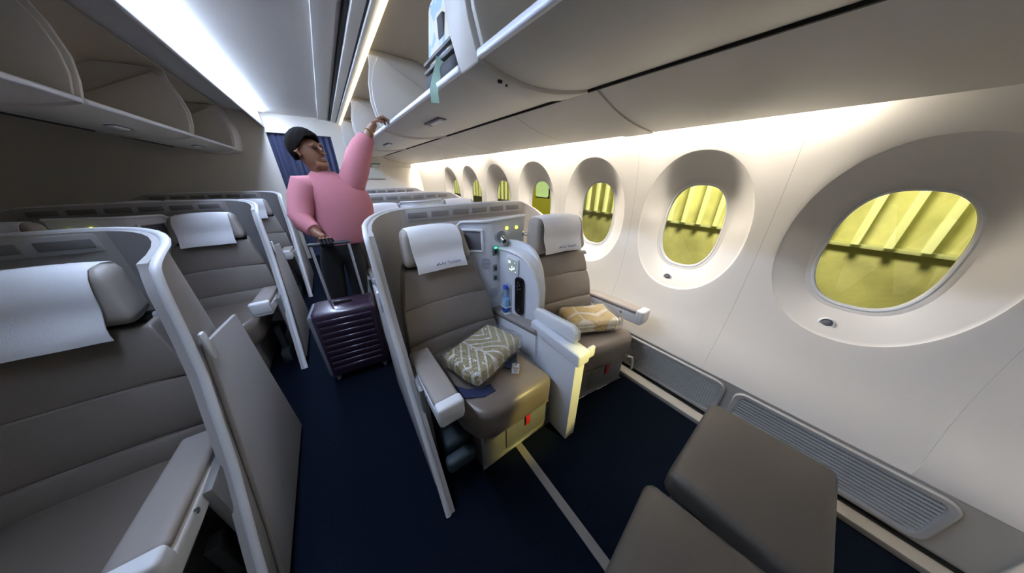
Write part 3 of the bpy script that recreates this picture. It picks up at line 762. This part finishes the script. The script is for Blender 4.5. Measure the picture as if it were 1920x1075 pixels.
# second spot lamp for the window seat at the plate's right edge
M2 = on_plate(1.075, 1.070) @ Matrix.Rotation(R(40), 4, 'Z') @ Matrix.Rotation(PI/2, 4, 'X')
b = NB(); lathe(b, [(.0, .0), (.024, .0), (.020, .008), (.013, .012), (.013, .05), (.0, .05)], (0, 0, 0), 18, M2); obj('spot_lamp', b, chrome, pl)
# storage niche on the slanted part
Mx = on_plate(.712, 1.058)
b = NB()
for (x0, x1, z0, z1) in ((-.075, .075, .062, .078), (-.075, .075, -.078, -.062), (.060, .078, -.075, .075), (-.078, -.060, -.075, .075)): rbox(b, x0, x1, -.014, .004, z0, z1, .007, 3, M=Mx)
nf = obj('niche_frame', b, white_p, pl)
b = NB(); rbox(b, -.062, .062, -.003, .003, -.064, .064, .01, M=Mx); obj('niche_back', b, niche_m, nf)
# speaker grilles as rings of slots
for (x, z, n) in ((.770, .90, 6), (.815, .672, 6)):
    Mx = on_plate(x, z)
    for k in range(n):
        zz = (k-(n-1)/2)*.014; hwid = .030*math.sqrt(max(.1, 1-(zz/.05)**2))
        b = NB(); rbox(b, -hwid, hwid, -.003, .002, zz-.0035, zz+.0035, .001, M=Mx); obj('speaker_slot', b, mat('slot_grey', (.46, .47, .50), .6), pl)

# ---- rows behind and across the aisle
ROW = 1.60; MIR = -.40
row_objs = [('shell', shell1), ('aisle', seatA), ('window', seatB), ('arm', armA), ('arm2', armB), ('console', con)]
RN = {0: 'front', 1: 'second', 2: 'third'}
def lab(kind, r, mir):
    side = 'left of the aisle' if mir else 'near the windows'
    n = RN[r]+' row'
    return {'shell': 'grey privacy shell of the %s seats %s' % (n, side), 'aisle': 'taupe leather %s seat by the aisle, %s' % (n, side if mir else 'with white headrest cover showing over the shell'),
            'window': 'taupe leather %s seat %s' % (n, 'farther from the aisle, left of it' if mir else 'beside the windows, white headrest cover showing'), 'arm': 'padded aisle armrest of the %s, %s' % (n, side),
            'arm2': 'padded inner armrest of the %s, %s' % (n, side), 'console': 'white control console between the %s seats %s' % (n, side)}[kind]
for r in (1, 2):
    for k, o in row_objs:
        place_copy(o, 0, ROW*r, None, lab(k, r, False), ('leg_frame', 'logo_print', 'actuator', 'bottle_rest', 'handset_keys', 'speaker_slot') if r else ())
for r in (0, 1, 2):
    for k, o in row_objs:
        place_copy(o, 0, ROW*r, MIR, lab(k, r, True), ('logo_print', 'display_marks', 'speaker_slot', 'handset_keys', 'actuator'))
for i, o in enumerate(bins):
    place_copy(o, 0, 0, MIR, ['nearest', 'second', 'third', 'farthest'][i]+' open overhead bin left of the aisle')
hm = place_copy(hs, 0, 0, MIR); hm.name = 'trim_5'; hm['label'] = 'warm grey housing roof above the bins left of the aisle'

# ---- footrest ottomans in front of the seats
def ottoman(label, x0, x1, y0, y1, rz, c):
    t = thing('footrest_ottoman', label, 'footrest', c, rz, 'leather footrests')
    b = NB(); rbox(b, x0, x1, y0, y1, .33, .45, .035, 5, cut=3); obj('cushion', b, mat('footrest_leather_shaded', (.07, .06, .05), .5, bump=.15, bscale=260), t, local=True)  # darker copy of the seat leather, foreground shade in its colour
    b = NB(); rbox(b, x0+.03, x1-.03, y0+.03, y1-.035, .0, .335, .01); obj('base', b, base_d, t, local=True)
    return t
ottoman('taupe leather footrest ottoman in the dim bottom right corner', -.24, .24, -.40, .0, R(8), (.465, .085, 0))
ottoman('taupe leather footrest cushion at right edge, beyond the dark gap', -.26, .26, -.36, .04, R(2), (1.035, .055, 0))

# ================================================================== LOOSE THINGS
# leaf print blanket pack on the aisle seat
def leaf_mat(name, gold, cream, rot, freq, off=0.0):
    m = bpy.data.materials.new(name); m.use_nodes = True; nt = m.node_tree; bs = nt.nodes['Principled BSDF']; bs.inputs['Roughness'].default_value = .7
    tc = nt.nodes.new('ShaderNodeTexCoord'); sp = nt.nodes.new('ShaderNodeSeparateXYZ'); nt.links.new(tc.outputs['Object'], sp.inputs[0])
    def math_(op, a, b_=None):
        n = nt.nodes.new('ShaderNodeMath'); n.operation = op
        for i, v in enumerate((a, b_)):
            if v is None: continue
            if isinstance(v, (int, float)): n.inputs[i].default_value = v
            else: nt.links.new(v, n.inputs[i])
        return n.outputs[0]
    X, Y = sp.outputs[0], sp.outputs[1]
    u = math_('ADD', X, off); au = math_('ABSOLUTE', math_('SUBTRACT', math_('MODULO', math_('ADD', u, 2.0), .23), .115))
    v = math_('ADD', Y, math_('MULTIPLY', au, rot))
    st = math_('LESS_THAN', math_('FRACT', math_('MULTIPLY', math_('ADD', v, 3.0), freq)), .26)
    mid = math_('LESS_THAN', math_('ABSOLUTE', au), .006)
    fac = math_('MAXIMUM', st, mid)
    mx = nt.nodes.new('ShaderNodeMix'); mx.data_type = 'RGBA'; mx.inputs[6].default_value = (*gold, 1); mx.inputs[7].default_value = (*cream, 1)
    nt.links.new(fac, mx.inputs[0]); nt.links.new(mx.outputs[2], bs.inputs['Base Color']); return m
leafA = leaf_mat('leaf_print_olive', (.50, .42, .21), (.82, .80, .74), 1.2, 16)
leafB = leaf_mat('leaf_print_gold', (.62, .42, .12), (.80, .72, .55), .5, 9, .03)
def pack(label, loc, rz, tilt, W, D, Hh, m, seed):
    t = thing('blanket_pack', label, 'blanket pack', loc, rz, 'bagged blankets')
    t.rotation_euler = (tilt[0], tilt[1], rz)
    rnd = random.Random(seed); ph = [rnd.random()*6 for _ in range(6)]
    def soft(v, k=1.0):
        u, q = v.x/(W/2), v.y/(D/2)
        e = max(abs(u), abs(q)); s = 1-.14*max(0, e-.55)**2*4
        z = v.z*s+.006*math.sin(u*3+ph[0])*math.sin(q*4+ph[1])
        return (v.x*(1+.02*math.sin(q*3+ph[2])), v.y*(1+.02*math.sin(u*3+ph[3])), z)
    zc = Hh/2
    def up(v, f): p = f(v); return (p[0], p[1], p[2]+zc)
    b = NB(); rbox(b, -W/2+.01, W/2-.01, -D/2+.01, D/2-.01, -Hh/2+.005, Hh/2-.005, Hh*.26, 5, cut=5, fn=lambda v: up(v, soft)); obj('blanket', b, m, t, local=True)
    # fold lines along the front side
    b = NB()
    for z in (-.2, .12):
        tube(b, [(W*.47*s, -D/2+.012-.003, zc+Hh*z+.004*math.sin(s*5)) for s in [-1+k/6 for k in range(13)]], .004, 6)
    obj('fold', b, m, t, local=True)
    def wr(v):
        p = soft(v); n = .005*math.sin(p[0]*43+ph[4])*math.sin(p[1]*37+ph[5])+.003*math.sin(p[0]*91+p[1]*70)
        return (p[0]*(1.0+.010*math.sin(p[1]*60)), p[1]*(1.0+.010*math.sin(p[0]*55)), p[2]+zc+n)
    b = NB(); rbox(b, -W/2-.004, W/2+.014, -D/2-.006, D/2+.006, -Hh/2-.001, Hh/2+.006, Hh*.26, 4, cut=9, fn=wr); wp = obj('plastic_wrap', b, wrap_m, t, local=True)
    return t
pA = pack('olive and white leaf print blanket in clear plastic on aisle seat', (.505, .975, .484), R(18), (R(-2), R(-2)), (.39), .28, .115, leafA, 3)
pB = pack('gold blanket in crinkled clear plastic on the window seat', (1.275, .86, .487), R(-24), (0, 0), .37, .25, .105, leafB, 5)
# seat belt on the aisle seat
belt = thing('seat_belt', None, None, (.455, .64, 0)); belt.parent = seatA; belt.location = (0, 0, 0); ORG[belt.name] = Vector((.455, .64, 0))
def strap(pts, wdt):
    pts = [Vector(p) for p in pts]; rows = []
    for i, p in enumerate(pts):
        d = (pts[min(i+1, len(pts)-1)]-pts[max(i-1, 0)]); d.z = 0; d.normalize(); s = Vector((-d.y, d.x, 0))*wdt/2
        rows.append([p-s, p+s])
    return sheet(NB(), rows, .003)
obj('strap', strap([(.20, 1.0, .47), (.24, .92, .478), (.31, .82, .484), (.385, .775, .484), (.44, .775, .484)], .055), navy_m, belt)
obj('strap', strap([(.70, 1.0, .475), (.665, .92, .482), (.62, .86, .492), (.575, .825, .498)], .055), navy_m, belt)
Mx = Matrix.Translation((.60, .80, .500)) @ Matrix.Rotation(R(50), 4, 'Z')
b = NB(); rbox(b, -.030, .030, -.022, .022, -.012, .010, .005, 3, M=Mx); rbox(b, -.046, -.026, -.020, .020, -.006, .004, .003, M=Mx); rbox(b, -.018, .024, -.018, .018, .009, .016, .003, M=Mx); obj('buckle', b, chrome, belt, label='shiny metal seat belt buckle')
# water bottle in the niche
Mx = on_fin(1.205, .62, .030); c = Mx.translation
bt = thing('water_bottle', 'small water bottle with blue cap in the console niche', 'bottle', (c.x, c.y, .5875))
b = NB(); lathe(b, [(.0, .0), (.022, .0), (.024, .01), (.024, .10), (.0225, .105), (.024, .11), (.022, .14), (.012, .165), (.0115, .178), (.0, .178)], (c.x, c.y, .5875), 20); obj('bottle_body', b, pet_m, bt)
b = NB(); lathe(b, [(.0, .176), (.0145, .176), (.0145, .200), (.013, .202), (.0, .202)], (c.x, c.y, .5875), 18); obj('cap', b, mat('cap_blue', (.02, .08, .62), .4), bt)
b = NB(); lathe(b, [(.0246, .045), (.0248, .046), (.0248, .10), (.0246, .101)], (c.x, c.y, .5875), 20); obj('bottle_label', b, mat('label_pale_blue', (.35, .60, .85), .5), bt)
b = NB(); lathe(b, [(.0247, .012), (.0250, .013), (.0250, .044), (.0247, .045)], (c.x, c.y, .5875), 20); obj('label_band', b, mat('label_blue', (.03, .14, .55), .5), bt)

# sign on the aft bulkhead
sg = thing('bulkhead_sign', 'pale notice panel with teal header on the aft bulkhead', 'sign', (.83, Y1-.015, 1.22))
b = NB(); rbox(b, .63, 1.03, Y1-.035, Y1-.013, 1.40, 1.70, .006); obj('board', b, mat('board_pale', (.60, .62, .58), .5), sg)
b = NB(); rbox(b, .64, 1.0, Y1-.040, Y1-.034, 1.655, 1.675, 0); rbox(b, .66, .84, Y1-.040, Y1-.034, 1.60, 1.612, 0); rbox(b, .66, .67, Y1-.040, Y1-.034, 1.60, 1.655, 0); rbox(b, .82, .84, Y1-.040, Y1-.034, 1.60, 1.655, 0)
obj('teal_mark', b, mat('teal_print', (.10, .25, .25), .6), sg)
b = NB(); rbox(b, .88, .93, Y1-.040, Y1-.034, 1.60, 1.64, .005); rbox(b, .95, 1.0, Y1-.040, Y1-.034, 1.57, 1.61, .005); obj('white_mark', b, cloth, sg)
b = NB(); rbox(b, .60, 1.05, Y1-.03, Y1-.013, 1.385, 1.397, .002); obj('ledge', b, niche_m, sg)

# suitcase standing in the aisle
sc = thing('suitcase', 'dark purple ribbed suitcase standing in the aisle', 'suitcase', (-.10, 2.0, 0), R(-6))
pur = mat('purple_shell', (.035, .018, .038), .28, coat=.3)
b = NB(); rbox(b, -.20, .20, -.13, .13, .05, .60, .04, 5); obj('shell', b, pur, sc, local=True)
for k in range(9):
    z = .13+k*.05
    b = NB(); rbox(b, -.165, .165, -.138, -.120, z-.017, z+.017, .008, 3); obj('rib', b, pur, sc, local=True)
b = NB(); rbox(b, -.208, -.170, -.125, .125, .07, .59, .02, 3); obj('side_panel', b, mat('suitcase_reflection', (.16, .18, .21), .4), sc, local=True)  # grey-blue side: reflected light put into the colour
for sx in (-.16, .16):
    for sy in (-.09, .09):
        b = NB(); rbox(b, sx-.02, sx+.02, sy-.02, sy+.02, .035, .06, .006); tube(b, [(sx-.012, sy, .026), (sx+.012, sy, .026)], .026, 14); obj('wheel', b, mat('caster_grey', (.10, .10, .11), .35), sc, local=True)
b = NB()
for sx in (-.09, .13): tube(b, [(sx, .09, .58), (sx, .09, 1.02)], .009, 8)
obj('handle_pole', b, mat('pole_alu', (.62, .62, .63), .3, metal=.7), sc, local=True)
b = NB(); tube(b, [(-.10, .09, 1.02), (.14, .09, 1.02)], .013, 8); obj('handle_grip', b, mat('grip_dark', (.03, .03, .03), .4), sc, local=True)
b = NB(); rbox(b, -.06, .06, -.01, .01, .598, .625, .008); obj('carry_handle', b, mat('grip_dark', (.03, .03, .03), .4), sc, local=True)

# ---- person reaching to the bin
skin = mat('skin_brown', (.24, .115, .065), .5); pink = mat('pink_cloth', (.50, .185, .215), .85, bump=.4, bscale=60); trous = mat('black_trousers', (.008, .008, .010), .8)
def skinned(name, joints, bones, root, sub=2):
    me = bpy.data.meshes.new(name+'_cage'); names = list(joints); idx = {n: i for i, n in enumerate(names)}
    me.from_pydata([joints[n][0] for n in names], [(idx[a], idx[c_]) for a, c_ in bones], [])
    o = bpy.data.objects.new(name+'_cage', me); COL.objects.link(o)
    md = o.modifiers.new('skin', 'SKIN'); md.use_smooth_shade = True; md.branch_smoothing = .3
    s2 = o.modifiers.new('sub', 'SUBSURF'); s2.levels = sub; s2.render_levels = sub
    for n in names:
        d = me.skin_vertices[0].data[idx[n]]; r = joints[n][1]; d.radius = r if isinstance(r, tuple) else (r, r); d.use_root = (n == root)
    bpy.context.view_layer.update()
    m2 = bpy.data.meshes.new_from_object(o.evaluated_get(bpy.context.evaluated_depsgraph_get()))
    bpy.data.objects.remove(o); bpy.data.meshes.remove(me)
    b = NB(); b.from_mesh(m2); bpy.data.meshes.remove(m2); return b
PX, PY = .0, 2.36
J = {'pelvis': ((PX-.02, PY, .90), (.15, .11)), 'waist': ((PX+.02, PY, 1.05), (.14, .10)), 'chest': ((PX+.06, PY, 1.25), (.13, .09)), 'upper': ((PX+.04, PY, 1.37), (.10, .07)), 'neck': ((PX+.01, PY-.01, 1.47), .05), 'head0': ((PX-.01, PY-.02, 1.53), .065), 'head': ((PX-.03, PY-.03, 1.61), (.08, .095)), 'crown': ((PX-.04, PY-.03, 1.685), .055),
     'rs': ((PX+.18, PY-.02, 1.40), .05), 're': ((PX+.27, PY-.05, 1.58), .046), 'rw': ((PX+.37, PY-.10, 1.755), .030), 'rh': ((PX+.405, PY-.125, 1.80), (.036, .022)),
     'ls': ((PX-.11, PY-.02, 1.385), .05), 'le': ((PX-.19, PY-.07, 1.18), .044), 'lw': ((PX-.12, PY-.20, 1.075), .030), 'lh': ((PX-.09, PY-.255, 1.05), (.034, .020)),
     'rhip': ((PX+.06, PY, .84), .095), 'rk': ((PX+.02, PY-.02, .47), .062), 'ra': ((PX+.0, PY+.02, .09), .045), 'rt': ((PX+.0, PY-.13, .035), (.04, .03)),
     'lhip': ((PX-.11, PY, .84), .095), 'lk': ((PX-.13, PY-.01, .47), .062), 'la': ((PX-.15, PY+.03, .09), .045), 'lt': ((PX-.16, PY-.12, .035), (.04, .03))}
B = [('pelvis', 'waist'), ('waist', 'chest'), ('chest', 'upper'), ('upper', 'neck'), ('neck', 'head0'), ('head0', 'head'), ('head', 'crown'), ('upper', 'rs'), ('rs', 're'), ('re', 'rw'), ('rw', 'rh'), ('upper', 'ls'), ('ls', 'le'), ('le', 'lw'), ('lw', 'lh'),
     ('pelvis', 'rhip'), ('rhip', 'rk'), ('rk', 'ra'), ('ra', 'rt'), ('pelvis', 'lhip'), ('lhip', 'lk'), ('lk', 'la'), ('la', 'lt')]
per = thing('person', 'person in a loose pink top and black trousers reaching up to the open bin', 'person', (PX-.05, PY, 0))
b = skinned('body', J, B, 'pelvis')
# fingers curl over the bin lip, merged into the same surface mesh
hx, hy, hz = PX+.405, PY-.125, 1.80
for f in range(4):
    oy = (-.030+.020*f); ln = (.85, 1, .95, .75)[f]
    tube(b, [(hx+.01, hy+oy, hz+.012), (hx+.045*ln+.01, hy+oy*1.15-.004, hz+.030), (hx+.078*ln+.008, hy+oy*1.2-.006, hz+.016), (hx+.088*ln+.006, hy+oy*1.2-.006, hz-.010)], [.011, .010, .0085, .006], 8)
tube(b, [(hx-.01, hy-.028, hz), (hx+.012, hy-.052, hz+.004), (hx+.040, hy-.058, hz-.008)], [.012, .010, .007], 8)
hx, hy, hz = PX-.085, PY-.262, 1.05
for f in range(4):
    ox = -.030+.020*f; ln = (.8, .95, 1, .85)[f]
    tube(b, [(hx+ox, hy+.005, hz+.004), (hx+ox, hy-.028*ln, hz+.004), (hx+ox, hy-.046*ln, hz-.022), (hx+ox, hy-.026*ln, hz-.046)], [.011, .010, .009, .007], 8)
tube(b, [(hx+.028, hy+.012, hz-.004), (hx+.040, hy+.002, hz-.026), (hx+.030, hy-.018, hz-.042)], [.012, .010, .007], 8)
# face: nose, brows, lips, chin, ears; the head turns toward the bin
HM = Matrix.Translation((PX-.03, PY-.03, 1.605)) @ Matrix.Rotation(R(-38), 4, 'Z') @ Matrix.Rotation(R(8), 4, 'X')      # local: +x the face, z up
def hp(*p): return HM @ Vector(p)
tube(b, [hp(.074, 0, .030), hp(.094, 0, .004), hp(.104, 0, -.014), hp(.084, 0, -.024)], [.007, .011, .015, .010], 10)
tube(b, [hp(.076, -.022, -.048), hp(.090, 0, -.046), hp(.076, .022, -.048)], [.004, .008, .004], 8)
tube(b, [hp(.076, -.020, -.056), hp(.088, 0, -.057), hp(.076, .020, -.056)], [.004, .009, .004], 8)
tube(b, [hp(.045, -.045, -.080), hp(.072, 0, -.090), hp(.045, .045, -.080)], [.024, .026, .024], 10)
for s_ in (-1, 1):
    tube(b, [hp(.066, s_*.014, .034), hp(.074, s_*.034, .040), hp(.060, s_*.056, .034)], [.006, .008, .006], 8)
    tube(b, [hp(.0, s_*.080, -.022), hp(-.010, s_*.090, .004), hp(.0, s_*.082, .030)], [.008, .015, .008], 8)
body = obj('body', b, skin, per)
body.data.materials.append(trous)
for p in body.data.polygons:
    z = p.center.z
    if z < 1.06 and z > .055: p.material_index = 1
for s_ in (-1, 1):
    b = NB(); c_ = hp(.074, s_*.034, .020); lathe(b, [(.0, -.010), (.008, -.007), (.012, 0), (.008, .007), (.0, .010)], tuple(c_), 12); obj('eye', b, mat('eye_dark', (.05, .04, .04), .2), body)
# hair: a cap with a higher hairline over the face
rows = []
for k in range(33):
    az = 2*PI*k/32; f_ = math.cos(az); e0 = R(38 if f_ > .75 else lerp(-38, 38, max(0, (f_+.6)/1.35)) if f_ > -.6 else -38)
    row = []
    for q in range(10):
        e = lerp(PI/2-.001, e0, q/9); wav = 1+.02*math.sin(az*9+q)
        row.append(hp(-.010+.112*math.cos(e)*math.cos(az)*wav, .098*math.cos(e)*math.sin(az)*wav, .018+.118*math.sin(e)*wav))
    rows.append(row)
b = NB(); sheet(b, rows, .012); obj('hair', b, mat('hair_black', (.008, .006, .005), .9, bump=.6, spec=.1, bscale=120), per)
# loose blouse: body of the garment, sleeves and collar
b = NB(); rings = []
for (z, cx_, rx, ry) in ((.965, .03, .180, .120), (.985, .035, .188, .128), (1.06, .055, .197, .135), (1.15, .075, .203, .140), (1.25, .085, .203, .140), (1.33, .075, .195, .132), (1.39, .055, .172, .118), (1.43, .035, .135, .10), (1.465, .015, .085, .08), (1.48, .01, .068, .066)):
    rings.append([(PX+cx_+rx*math.cos(a)*(1+.02*math.sin(a*7+z*9)), PY+ry*math.sin(a)*(1+.03*math.sin(a*5+z*14)), z) for a in [2*PI*k/36 for k in range(36)]])
loft(b, rings)
tube(b, [(PX+.13, PY-.01, 1.36), (PX+.18, PY-.02, 1.41), (PX+.22, PY-.035, 1.49), (PX+.258, PY-.05, 1.58), (PX+.30, PY-.07, 1.655), (PX+.335, PY-.085, 1.705), (PX+.342, PY-.088, 1.716)], [.085, .092, .088, .084, .070, .052, .044], 16)
tube(b, [(PX-.07, PY-.01, 1.38), (PX-.115, PY-.015, 1.385), (PX-.155, PY-.03, 1.30), (PX-.19, PY-.07, 1.19), (PX-.175, PY-.11, 1.14), (PX-.137, PY-.165, 1.10), (PX-.133, PY-.172, 1.097)], [.075, .088, .082, .072, .064, .050, .042], 16)
obj('blouse', b, pink, per)
b = NB(); tube(b, [(PX+.360+.034*math.cos(a)*.75, PY-.096+.034*math.sin(a), 1.742-.034*math.cos(a)*.55) for a in [2*PI*k/16 for k in range(17)]], .005, 6); obj('bracelet', b, mat('gold', (.75, .50, .15), .25, metal=1), per, label='thin gold bracelet')
b = NB()
for x in (PX+.0, PX-.155): rbox(b, x-.048, x+.048, PY-.19, PY+.075, .0, .075, .03, 4)
obj('shoes', b, black_g, per)

# ================================================================== OUTSIDE
gm = mat('apron', (.10, .10, .06), .8, var=.3, vscale=.5)
b = NB(); rbox(b, 2.4, 60, -30, 60, -4.6, -4.5, 0); tag(obj('apron', b, gm), 'dim olive airport apron outside the windows', 'ground', kind='structure')
tb = thing('terminal_building', 'yellow lit terminal front with pale columns outside the windows', 'building', (14, 12, -4.5))
b = NB(); rbox(b, 14, 15, -15, 50, -4.5, 6, 0); obj('wall', b, mat('terminal_wall', (.62, .60, .36), .7, var=.25, vscale=.9), tb)
b = NB(); rbox(b, 13.7, 14, -15, 50, -.70, -.58, .02); obj('ledge', b, mat('terminal_ledge', (.55, .56, .40), .6), tb)
colm = mat('column_glow', (.8, .82, .6), .5, emit=(1, 1, .55), estr=.35); shared = None  # faint glow put into the columns for their lit look
for k in range(70):
    y = -4+k*.62
    if shared is None:
        b = NB(); rbox(b, 13.3, 13.5, y-.09, y+.09, -.55, 3.0, .03); o = obj('column', b, colm, tb); shared = o.data; y_first = y
    else:
        o = bpy.data.objects.new('column', shared); COL.objects.link(o); o.parent = tb; o.location = (0, y-y_first, 0)
tk = thing('service_vehicle', 'bright yellow service vehicle outside the window behind the front row', 'vehicle', (5.1, 5.7, -4.5))
yv = mat('vehicle_yellow_glow', (.85, .80, .05), .4, emit=(.8, .75, .04), estr=.25)  # yellow paint with a slight glow in place of light falling on it
b = NB(); rbox(b, 4.9, 5.35, 4.78, 6.7, -4.0, 1.62, .10, 4); obj('body', b, yv, tk)
b = NB(); rbox(b, 4.89, 4.91, 5.05, 5.62, .88, 1.34, .008, 2); obj('window_seal', b, black_m, tk); b = slab(.25, .20, .06, -.03, .0, .01, Matrix.Translation((4.89, 5.335, 1.11))); vw = obj('window', b, mat('vehicle_glass_glow', (.6, .8, .5), .2, emit=(.75, 1, .6), estr=.6), tk)  # glow added to the vehicle's pane to brighten it
for yy in (5.25, 6.35):
    b = NB(); tube(b, [(4.85, yy, -4.05), (5.1, yy, -4.05)], .45, 16); obj('wheel', b, black_m, tk)
